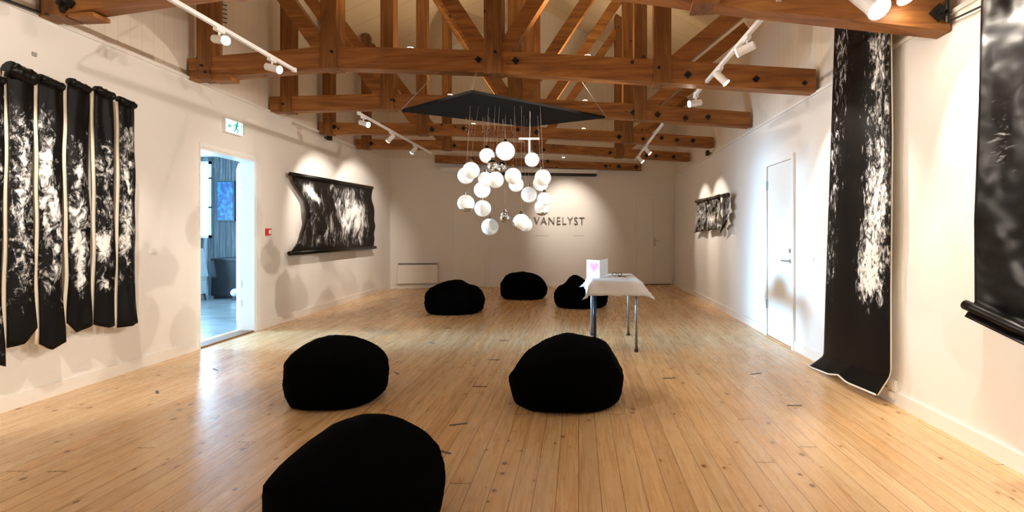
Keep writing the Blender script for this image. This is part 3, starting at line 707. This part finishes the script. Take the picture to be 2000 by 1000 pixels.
sheet('print', Fs, (-1, 0, 0), 28, 150, blobs([(.85,.16,.2,.1,.42),(.2,.17,.13,.10,.42),(.8,.33,.2,.12,.35),(.10,.5,.07,.14,.3),(.78,.6,.18,.12,.75),(.68,.73,.2,.08,1.0),(.85,.48,.15,.08,.3),(.12,.7,.08,.06,.3),(.45,.3,.16,.5,-.5),(.5,.95,1.5,.13,-1.2),(.35,.75,.22,.2,-.4)], .0), M_SCROLL, ts)
def Gs(s, t):
    p = Fs(s, t); p.x += .007; p.y -= .012*(s-.5)*2; return p
sheet('white_margin', Gs, (-1, 0, 0), 10, 60, lambda s, t: 0, M_PAPERB, ts, th=.002)
bm = NB(); tube(bm, [Fs(0, 0)+Vector((.02, .03, .02)), Fs(1, 0)+Vector((.02, -.03, .02))], .03, 10); mesh('rod', bm, M_BLACKV, ts)
bm = NB(); tube(bm, [Fs(k/20, 1)+Vector((-.004, 0, .004)) for k in range(21)], .008, 6); mesh('white_hem', bm, mat('white_paper_edge', (.85, .84, .8), .5), ts)

# near vinyl sheet on the right wall
vs_ = thing('vinyl_sheet', 'glossy crinkled black vinyl sheet hanging at the right edge of the picture', 'artwork', (RX-.12, 2.7, .9))
Fv = edge([(0, 1925, -180), (.25, 1916, 20), (.45, 1912, 200), (.7, 1903, 430), (.93, 1904, 590), (1, 1884, 618)],
          [(0, 2330, -420), (.3, 2320, 0), (.93, 2320, 770), (1, 2330, 835)],
          lambda s, t: .19 + wob(21, s, t, .035, 5) + wob(5, s*3, t*6, .007, 4) + (.09*max(0, t-.93)/.07))
sheet('print', Fv, (-1, 0, 0), 50, 110, blobs([(.17,.52,.11,.10,.45),(.06,.78,.04,.12,.12),(.2,.25,.3,.15,-.15)], -.22), M_VINYL, vs_)
bm = NB(); P = [Fv(k/16, .955)+Vector((-.035, 0, .015)) for k in range(17)]; tube(bm, P, [.03*(1+.3*mn.noise(Vector((k*.9, 2, 2)))) for k in range(17)], 12); mesh('rolled_hem', bm, M_BLACKV, vs_, smooth=True)

# four small hanging prints further back on the right wall
def small(label, u0, u1, vt0, vt1, vb, pr, seed, skew=0):
    ro = thing('small_print', label, 'artwork', tuple(RP((u0+u1)/2, 420, .1)), group='small prints on the right wall')
    def F(s, t):
        u = u0+(u1-u0)*s; o = .10 + wob(seed, s, t, .05, 4); p = RP(u - skew*max(0, t-.6)*2.5, 420, o)
        zt = pt(0, vt0+(vt1-vt0)*s, p.y).z; zb = pt(0, vb(s), p.y).z
        return Vector((RX-o, p.y, zt+(zb-zt)*t))
    sheet('print', F, (-1, 0, 0), 10, 24, pr, M_BROWN, ro)
    bm = NB(); tube(bm, [F(k/8, 0)+Vector((-.01, 0, .01)) for k in range(9)], [.035*(1+.3*mn.noise(Vector((k*1.3, seed, 4)))) for k in range(9)], 10); mesh('rolled_top', bm, mat('dark_brown_vinyl', (.03, .022, .012), .4), ro, smooth=True)
small('leftmost small brown forest print on the right wall, hem swept left', 1361, 1379, 394, 391, poly([(0, 455), (1, 451)]), blobs([(.5,.5,.5,.12,.3)], .3), 31, 6)
small('second small brown forest print on the right wall with white lower patch', 1380, 1398, 391, 387, poly([(0, 452), (1, 446)]), blobs([(.6,.65,.4,.12,.7)], .28), 32)
small('third small print on the right wall, mostly white', 1400, 1407, 386, 384, poly([(0, 448), (1, 444)]), blobs([(.5,.6,.7,.35,1.2)], .1), 33)
small('rightmost small brown print on the right wall with widest top roll', 1412, 1425, 384, 381, poly([(0, 457), (.5, 446), (1, 440)]), blobs([(.9,.5,.35,.4,.8),(.2,.9,.5,.15,-.5)], .2), 34, 6)

# ---------------------------------------------------------------- bean bags
def bagmat():
    m = mat('black_bean_bag_fabric', (.0018, .0018, .0022), .95, spec=.02); t = NT(m)
    t.bump(t.noise(t.coord(), 160, 2), .15, .002); return m
M_BAG = bagmat()
def bag(label, x, y, a, b, top, seed, zb=.0, yaw=0, lump=.03):
    """top: silhouette heights over x/a from -1 to 1"""
    ro = thing('bean_bag', label, 'bean bag', (x, y, 0), group='black bean bags on the floor')
    H0 = poly(top); H = lambda q: sum(H0(q+k*.05)*w for k, w in ((-2,.15),(-1,.2),(0,.3),(1,.2),(2,.15))); bm = NB(); nu, nv = 72, 36; rows = []
    for j in range(nv+1):
        ph = PI*j/nv; row = []
        for i in range(nu):
            th = 2*PI*i/nu
            sx = math.copysign(abs(math.cos(th))**.68, math.cos(th)); sy = math.copysign(abs(math.sin(th))**.68, math.sin(th))
            sp = max(0, math.sin(ph))**.5; cz = math.copysign(abs(math.cos(ph))**.30, math.cos(ph))
            px, py = sx*sp, sy*sp; nrm = max(1, math.hypot(px, py)); px /= nrm; py /= nrm
            h = H(px)*(1 - .10*py*py) 
            mid = .17
            if cz >= 0:
                z = mid + (h-mid)*cz**.8 if False else mid + (H(px)-mid)*(1-.22*py*py)*cz
            else: z = mid + mid*1.08*cz
            wr = 1 + lump*mn.noise(Vector((px*3.1, py*3.1, cz*2+seed))) + lump*.5*mn.noise(Vector((px*9, py*9, cz*7+seed)))
            if z < mid: wr *= 1 - .11*((mid-z)/mid)**2
            q = Vector((px*a*wr, py*b*wr, max(0, z*(1+.6*(wr-1)))))
            q = Matrix.Rotation(yaw, 3, 'Z') @ q
            row.append(bm.verts.new((x+q.x, y+q.y, q.z)))
        rows.append(row)
    for j in range(nv):
        for i in range(nu): bm.faces.new((rows[j][i], rows[j][(i+1)%nu], rows[j+1][(i+1)%nu], rows[j+1][i]))
    bmesh.ops.remove_doubles(bm, verts=bm.verts[:], dist=.0008)
    body = mesh('cover', bm, M_BAG, ro, smooth=True)
    return ro
bag('largest black bean bag in the foreground, cut by the bottom of the picture', -1.03, 2.3, .385, .40, [(-1,.25),(-.87,.35),(-.75,.40),(-.5,.455),(-.3,.485),(0,.49),(.15,.47),(.32,.43),(.6,.36),(.85,.27),(1,.17)], 1, lump=.02)
bag('round black bean bag on left side, just behind the foreground one', -2.04, 4.13, .405, .39, [(-1,.26),(-.85,.40),(-.6,.49),(-.3,.52),(0,.515),(.3,.48),(.6,.41),(.85,.31),(1,.2)], 2, lump=.025)
bag('wide black bean bag in the middle, in front of the white table', -.10, 4.10, .48, .42, [(-1,.22),(-.8,.36),(-.4,.48),(.0,.545),(.35,.51),(.7,.49),(.85,.38),(1,.2)], 3, lump=.03)
bag('black bean bag further back, in front of the flush back door', -2.19, 8.62, .52, .45, [(-1,.28),(-.8,.46),(-.3,.55),(0,.575),(.25,.56),(.3,.49),(.65,.48),(.85,.36),(1,.22)], 4, lump=.03)
bag('farthest black bean bag, directly below the lit lettering', -1.18, 10.5, .505, .45, [(-1,.34),(-.8,.50),(-.5,.55),(-.45,.53),(-.1,.57),(.3,.54),(.7,.46),(.9,.36),(1,.26)], 5, lump=.03)
bag('black bean bag with a peaked top behind the white table', .045, 9.3, .52, .45, [(-1,.26),(-.85,.40),(-.6,.42),(-.45,.56),(-.2,.61),(.05,.54),(.3,.44),(.8,.40),(1,.25)], 6, lump=.03)

# ---------------------------------------------------------------- table, cloth and what lies on it
tx0, tx1, ty0, ty1, tz = .19, .68, 5.73, 6.66, .83
tb_ = thing('table', 'small white topped table with dark tube legs, right of the bean bags', 'table', ((tx0+tx1)/2, (ty0+ty1)/2, 0))
bm = NB(); box(bm, tx0-.03, tx1+.03, ty0-.03, ty1+.03, tz-.025, tz); mesh('tabletop', bm, M_PLASTIC, tb_)
M_LEGD = mat('dark_blue_steel', (.012, .035, .075), .3, .5); M_LEGS = mat('grey_steel_tube', (.25, .27, .30), .35, .7)
for x, y, m in ((tx0, ty0, M_LEGD), (tx1, ty0, M_LEGS), (tx0-.01, ty1, M_LEGS), (tx1, ty1, M_LEGS)):
    bm = NB(); tube(bm, [(x, y, tz-.025), (x, y, .012)], .020 if m is M_LEGD else .016, 14)
    lg = tag(mesh('leg', bm, m, tb_, smooth=True), 'dark blue leg' if m is M_LEGD else None)
    bm = NB(); tube(bm, [(x, y, 0), (x, y, .03)], .024, 14); mesh('foot', bm, M_BLACKM, lg)
bm = NB()
for p, q in (((tx0, ty0), (tx1, ty0)), ((tx0, ty1), (tx1, ty1)), ((tx0, ty0), (tx0, ty1)), ((tx1, ty0), (tx1, ty1))): tube(bm, [(*p, tz-.05), (*q, tz-.05)], .012, 8)
mesh('apron_rail', bm, M_LEGS, tb_)
# cloth
cx0, cx1, cy0, cy1 = tx0-.045, tx1+.06, ty0-.045, ty1+.045; zc = tz+.006; dr = .165
def cloth():
    bm = NB(); n = 44; rows = []
    e = .26
    for j in range(n+1):
        row = []
        for i in range(n+1):
            a = -e + (1+2*e)*i/n; b = -e*.62 + (1+1.24*e)*j/n
            ca, cb = min(1, max(0, a)), min(1, max(0, b)); oa, ob = (a-ca)/e, (b-cb)/(e*.62)
            x = cx0+(cx1-cx0)*ca; y = cy0+(cy1-cy0)*cb; z = zc
            d = max(abs(oa), abs(ob)); corner = min(abs(oa), abs(ob))
            flare = .03 + .035*mn.noise(Vector((a*4, b*4, 3)))
            x += math.copysign(1, oa)*(min(1, d*3)*.012 + d*flare + corner*.06) if oa else 0
            y += math.copysign(1, ob)*(min(1, d*3)*.012 + d*flare*.8 + corner*.05) if ob else 0
            fold = .02*math.sin(a*19+1)*math.sin(b*15)
            z -= dr*d*(1+.06*mn.noise(Vector((a*5, b*5, 1)))) + corner*.035
            x += fold*d*(1 if ob else .3); y += fold*d*(1 if oa else .3)
            if oa > 0 and ob < 0: x += corner*.05
            if oa < 0: z += .012*math.sin(b*17)*d; x -= .022*max(0, math.sin(b*17+1))*d
            if d == 0: z += .0012*mn.noise(Vector((a*8, b*8, 0)))
            row.append(bm.verts.new((x, y, z)))
        rows.append(row)
    for j in range(n):
        for i in range(n): bm.faces.new((rows[j][i], rows[j][i+1], rows[j+1][i+1], rows[j+1][i]))
    return bm
M_CLOTH = mat('white_cotton_cloth', (.80, .84, .90), .85); NTc = NT(M_CLOTH); NTc.bump(NTc.noise(NTc.coord(), 30, 3), .15, .006)
o = mesh('tablecloth', cloth(), M_CLOTH, smooth=True); sm = o.modifiers.new('thickness', 'SOLIDIFY'); sm.thickness = .003; sm.offset = 1
tag(o, 'short white cloth draped over the small table', 'tablecloth')
zs = zc+.006
cd = thing('display_card', 'folded white card with pink heart, standing at left end of the table', 'card', (.22, 6.3, zs))
M_CARD = mat('white_card', (.9, .92, .93), .5)
p0 = pt(1146, 510, 6.2); pm = pt(1171, 510, 6.05); p1 = pt(1187, 507, 6.5)
def panel(a, b, z0, z1, th=.004):
    bm = NB(); d = (Vector((b.x, b.y, 0))-Vector((a.x, a.y, 0))); L = d.length; d.normalize(); n = Vector((d.y, -d.x, 0))
    obox(bm, Vector(((a.x+b.x)/2, (a.y+b.y)/2, (z0+z1)/2)), d, n, Vector((0,0,1)), L/2, th/2, (z1-z0)/2); return bm, d, n
zt = pt(0, 508, 6.1).z
bm, d, n = panel(p0, pm, zs, zt); mesh('front_panel', bm, M_CARD, cd)
bm2, _, _ = panel(pm, p1, zs, zt+.0); mesh('back_panel', bm2, M_CARD, cd)
# heart
bm = NB(); hc = Vector(((p0.x+pm.x)/2, (p0.y+pm.y)/2, (zs+zt)/2+.025)) + n*.006 + d*.02; hv = []
for k in range(28):
    a = 2*PI*k/28; hx_ = 16*math.sin(a)**3/16; hy_ = (13*math.cos(a)-5*math.cos(2*a)-2*math.cos(3*a)-math.cos(4*a))/16
    hv.append(hc + d*hx_*.07 + Vector((0,0,1))*hy_*.068)
f0 = [bm.verts.new(q) for q in hv]; f1 = [bm.verts.new(q - n*.003) for q in hv]
bm.faces.new(f0); bm.faces.new(f1[::-1])
for k in range(28): bm.faces.new((f0[k], f0[(k+1)%28], f1[(k+1)%28], f1[k]))
mesh('pink_heart', bm, mat('pink_ink', (.62, .02, .16), .5), cd)
def flat(name, label, cat, x, y, sx, sy, h, yaw, m):
    bm = NB(); c, s = math.cos(yaw), math.sin(yaw)
    obox(bm, (x, y, zs+h/2), Vector((c, s, 0)), Vector((-s, c, 0)), Vector((0,0,1)), sx, sy, h/2)
    tag(mesh(name, bm, m, bevel=min(.001, h*.2)), label, cat)
flat('leaflet', 'pale leaflet lying at right rear corner of the table', 'leaflet', .60, 6.45, .06, .09, .004, .3, M_CARD)
flat('leaflet', 'cream leaflet lying in the middle of the table', 'leaflet', .48, 6.0, .07, .05, .005, -.2, mat('cream_paper', (.78, .70, .6), .6))
gl = thing('reading_glasses', 'pair of brown spectacles lying on the table beside the card', 'glasses', (.50, 6.28, zs))
bm = NB()
for s in (-1, 1): tube(bm, [(.50+s*.035+.026*math.cos(a), 6.28+.004*math.sin(a), zs+.026+.022*math.sin(a)) for a in [2*PI*k/14 for k in range(15)]], .0035, 6, cap=False)
tube(bm, [(.491, 6.28, zs+.03), (.509, 6.28, zs+.03)], .003, 6); MG = mat('brown_spectacle_frame', (.10, .05, .05), .4); mesh('front_frame', bm, MG, gl)
for s in (-1, 1):
    bm = NB(); tube(bm, [(.50+s*.062, 6.28, zs+.035), (.50+s*.062, 6.38, zs+.03), (.50+s*.06, 6.41, zs+.008)], .003, 6); mesh('temple', bm, MG, gl)
bm = NB(); tube(bm, [(.50, 6.20, zs+.006), (.60, 6.13, zs+.006)], .005, 8); tag(mesh('pen', bm, MG), 'thin brown pen lying near right side of the table', 'pen')

# ---------------------------------------------------------------- things on the walls
# lettering
cu = bpy.data.curves.new('lettering', 'FONT'); cu.body = 'VANELYST'; cu.size = 1; cu.extrude = .012; cu.space_character = 1.22
to = bpy.data.objects.new('lettering', cu); C.objects.link(to); bpy.context.view_layer.update()
me = bpy.data.meshes.new_from_object(to.evaluated_get(bpy.context.evaluated_depsgraph_get())); bpy.data.objects.remove(to)
xs_ = [v.co.x for v in me.vertices]; ys_ = [v.co.y for v in me.vertices]; x0, x1, y0, y1 = min(xs_), max(xs_), min(ys_), max(ys_)
a, b = BP(1043, 424, .004), BP(1141, 424, .004); zt_, zb_ = BP(1090, 424, .0).z, BP(1090, 438.5, 0).z
for v in me.vertices:
    q = a.lerp(b, (v.co.x-x0)/(x1-x0)); zz = zb_ + (zt_-zb_)*(v.co.y-y0)/(y1-y0); q = q + BN*(v.co.z+.012); v.co = (q.x, q.y, zz)
me.name = 'wall_lettering'; me.materials.append(mat('taupe_letter_paint', (.16, .14, .115), .5))
lt = bpy.data.objects.new('wall_lettering', me); C.objects.link(lt)
tag(lt, 'taupe capital lettering on the lit back wall behind the globes', 'lettering')
for u0, u1, lab in ((1046, 1073, 'tiny faint grey caption line under left part of the wall lettering'), (1120, 1141, 'tiny faint grey caption line under right part of the wall lettering')):
    bm = NB(); t0, t1 = tb(u0), tb(u1); z = BP(1090, 460.5).z
    t = t0
    while t < t1-.02:
        wd = .015+.03*rnd.random(); bwall(bm, t, min(t+wd, t1), z-.012, z+.012, .003, 0); t += wd+.012
    tag(mesh('caption_line', bm, mat('faint_grey_print', (.55, .53, .46), .6)), lab, 'caption')
# screen housing
t0, t1 = tb(862), tb(1164); z0, z1 = BP(1010, 342).z, BP(1010, 331).z
sh = thing('projection_screen', 'long white projection screen housing with black slot on the back wall', 'projection screen', tuple(BP(1010, 337, .05)))
zz0 = BP(1160, 344).z
bm = NB(); bwall(bm, t0, t1, zz0+.055, zz0+.16, .13, 0); mesh('housing', bm, M_PLASTIC, sh)
bm = NB(); bwall(bm, tb(945), t1-.02, zz0-.015, zz0+.055, .11, .0); mesh('slot', bm, M_BLACKM, sh)
bm = NB(); bwall(bm, t1, t1+.03, zz0+.0, zz0+.17, .135, 0); mesh('end_cap', bm, M_PLASTIC, sh)
# radiator
ra = thing('panel_heater', 'flat white electric panel heater low on the back wall at left', 'heater', tuple(BP(817, 533)))
t0, t1 = tb(778), tb(856); z0, z1 = BP(817, 553).z, BP(817, 513).z
bm = NB(); bwall(bm, t0, t1, z0, z1-.05, .10, -.03); mesh('body', bm, M_TRIM, ra, bevel=.006)
bm = NB(); bwall(bm, t0+.015, t1-.015, z1-.055, z1-.005, .085, -.04); mesh('outlet_slot', bm, mat('grey_heater_grille', (.22, .2, .18), .5), ra)
bm = NB(); bwall(bm, t0, t1, z1-.006, z1, .10, -.03); mesh('top_rim', bm, M_TRIM, ra)
bm = NB(); bwall(bm, t0+.15, t0+.2, z0+.05, z1-.1, .03, 0); bwall(bm, t1-.2, t1-.15, z0+.05, z1-.1, .03, 0); mesh('wall_bracket', bm, M_TRIM, ra)
# exit sign
ex = thing('exit_sign', 'lit white and green running man exit sign above the doorway', 'exit sign', tuple(LP(458, 247)))
a = LP(443, 233, .07); b = LP(474, 262, .07); ec = LP(458, 248, .04)
M_EX = mat('lit_sign_face', (.9, 1, 1), .4, emit=(.72, .93, 1), es=.35); M_EXG = mat('lit_sign_green', (.0, .45, .38), .4, emit=(.0, .8, .65), es=.12)
yl, yr, zt_, zb_ = 6.24, 6.56, 2.88, 2.70
bm = NB(); v = box(bm, lx(6.5), lx(6.5)+.06, yl, yr, zb_, zt_); mesh('housing', bm, M_PLASTIC, ex)
bm = NB(); box(bm, lx(6.5)+.061, lx(6.5)+.068, yl+.01, yr-.01, zb_+.01, zt_-.01); fc = mesh('face', bm, M_EX, ex)
X = lx(6.5)+.0695; yc, zc_ = yl+.19, (zt_+zb_)/2
bm = NB()
def rb(p0, p1, wd): bar(bm, (X, yc+p0[0], zc_+p0[1]), (X, yc+p1[0], zc_+p1[1]), wd, .003, (1, 0, 0))
tube(bm, [(X-.0015, yc+.015, zc_+.062), (X+.0015, yc+.015, zc_+.062)], .016, 14)
rb((.01, .045), (-.01, -.01), .03); rb((-.01, -.01), (.03, -.035), .015); rb((.03, -.035), (.015, -.07), .013); rb((-.01, -.01), (-.035, -.05), .015); rb((-.035, -.05), (-.065, -.05), .012)
rb((.01, .04), (.045, .015), .011); rb((0, .04), (-.035, .03), .011); rb((-.035, .03), (-.045, .0), .010)
mesh('running_figure', bm, M_EXG, ex)
bm = NB(); yc += .10; rb((-.01, .05), (-.01, -.07), .006); rb((.045, .05), (.045, -.07), .006); rb((-.01, .05), (.045, .05), .006); yc -= .10
rb((-.14, 0), (-.09, 0), .014); rb((-.15, 0), (-.125, .022), .011); rb((-.15, 0), (-.125, -.022), .011)
mesh('door_and_arrow', bm, M_EXG, ex)
# red call point, switch, small things
def wallbox(name, label, cat, p, wl, sy, sz, dep, m, extra=None):
    t = thing(name, label, cat, tuple(p)); x0, x1 = (lx(p.y), lx(p.y)+dep) if wl else (RX-dep, RX)
    bm = NB(); box(bm, x0, x1, p.y-sy/2, p.y+sy/2, p.z-sz/2, p.z+sz/2); mesh('housing', bm, m, t, bevel=.003)
    if extra:
        bm = NB(); e = .004; xa, xb = (x1, x1+e) if wl else (x0-e, x0)
        box(bm, xa, xb, p.y-sy*.3, p.y+sy*.3, p.z-sz*.3, p.z+sz*.3); mesh(extra[0], bm, extra[1], t)
wallbox('fire_call_point', 'small red fire alarm call point right of the doorway', 'fire alarm', LP(521, 453), True, .08, .10, .045, M_RED, ('button', M_PLASTIC))
wallbox('light_switch', 'small white switch on left wall between the strips and the doorway', 'switch', LP(299, 488), True, .08, .08, .012, M_PLASTIC, ('rocker', M_TRIM))
wallbox('wall_sensor', 'tiny grey round dot on left wall above the black strips', 'sensor', LP(66, 106), True, .035, .035, .01, M_GREYP)
wallbox('wall_socket', 'white double power socket low on right wall beside the tall scroll', 'socket', RP(1747, 752), False, .09, .085, .03, M_PLASTIC, ('outlet', M_TRIM))
wallbox('wall_socket', 'lower white socket box at the skirting beside the tall scroll', 'socket', RP(1747, 771), False, .07, .06, .035, M_PLASTIC, ('outlet', M_TRIM))
wallbox('light_switch', 'small pale switch on right wall between the white door and the scroll', 'switch', RP(1588, 506), False, .05, .05, .01, M_PLASTIC, ('rocker', M_TRIM))
for lab, p, wl in (('small black speaker high on left wall beside the far beams', LP(634, 269), True), ('small black speaker high on right wall near the far corner', RP(1391, 299), False)):
    t = thing('wall_speaker', lab, 'speaker', tuple(p)); s = 1 if wl else -1; x = lx(p.y) if wl else RX
    bm = NB(); tube(bm, [(x, p.y, p.z), (x+s*.07, p.y, p.z)], .012, 8); mesh('bracket', bm, M_BLACKM, t)
    bm = NB(); box(bm, x+s*.06, x+s*.12, p.y-.05, p.y+.05, p.z-.05, p.z+.05); mesh('body', bm, M_BLACKM, t, bevel=.008)

# ---------------------------------------------------------------- floor hatches: thin grey slots let into the boards
M_SLOT = mat('grey_floor_slot', (.10, .085, .08), .5)
marks = [(867, 883, 34, 8, 'grey floor dash right beside the foreground bean bag, nearest the camera'), (895, 829, 34, -4, 'grey floor dash second nearest, right of the foreground bean bag'),
         (937, 755, 28, 0, 'grey floor dash third nearest, left of the wide middle bean bag'), (966, 703, 22, 0, 'grey floor dash up left of the wide middle bean bag'),
         (985, 665, 19, 0, 'faint grey floor dash behind the wide middle bean bag on its left'), (842, 670, 16, 3, 'faint grey floor dash between the two middle bean bags'),
         (775, 729, 20, 6, 'grey floor dash right of the round left bean bag'), (307, 766, 24, 8, 'grey floor dash alone on the left part of the floor'),
         (421, 722, 20, 4, 'bluish grey floor dash in the doorway reflection'), (1306, 739, 26, 0, 'grey floor dash right of the wide middle bean bag'),
         (1476, 730, 26, -3, 'grey floor dash left of the tall scroll, farther one'), (1552, 792, 28, 0, 'grey floor dash left of the tall scroll, nearer one'), (875, 641, 14, 0, 'tiny faint grey floor dash in front of the far left bean bag')]
for u, v, wpx, sl, lab in marks:
    Y = FPX*HC/(v-CV); c = pt(u, v, Y); wd = wpx/FPX*Y
    dy = -FPX*HC/((v-CV)**2)*sl
    bm = NB(); d = Vector((wd, dy, 0)); d.normalize(); n = Vector((-d.y, d.x, 0))
    obox(bm, (c.x, c.y, .0015), d, n, Vector((0,0,1)), wd/2, .008+.0005*Y, .0013)
    tag(mesh('floor_slot', bm, M_SLOT), lab, 'floor slot', 'grey slots in the floorboards')
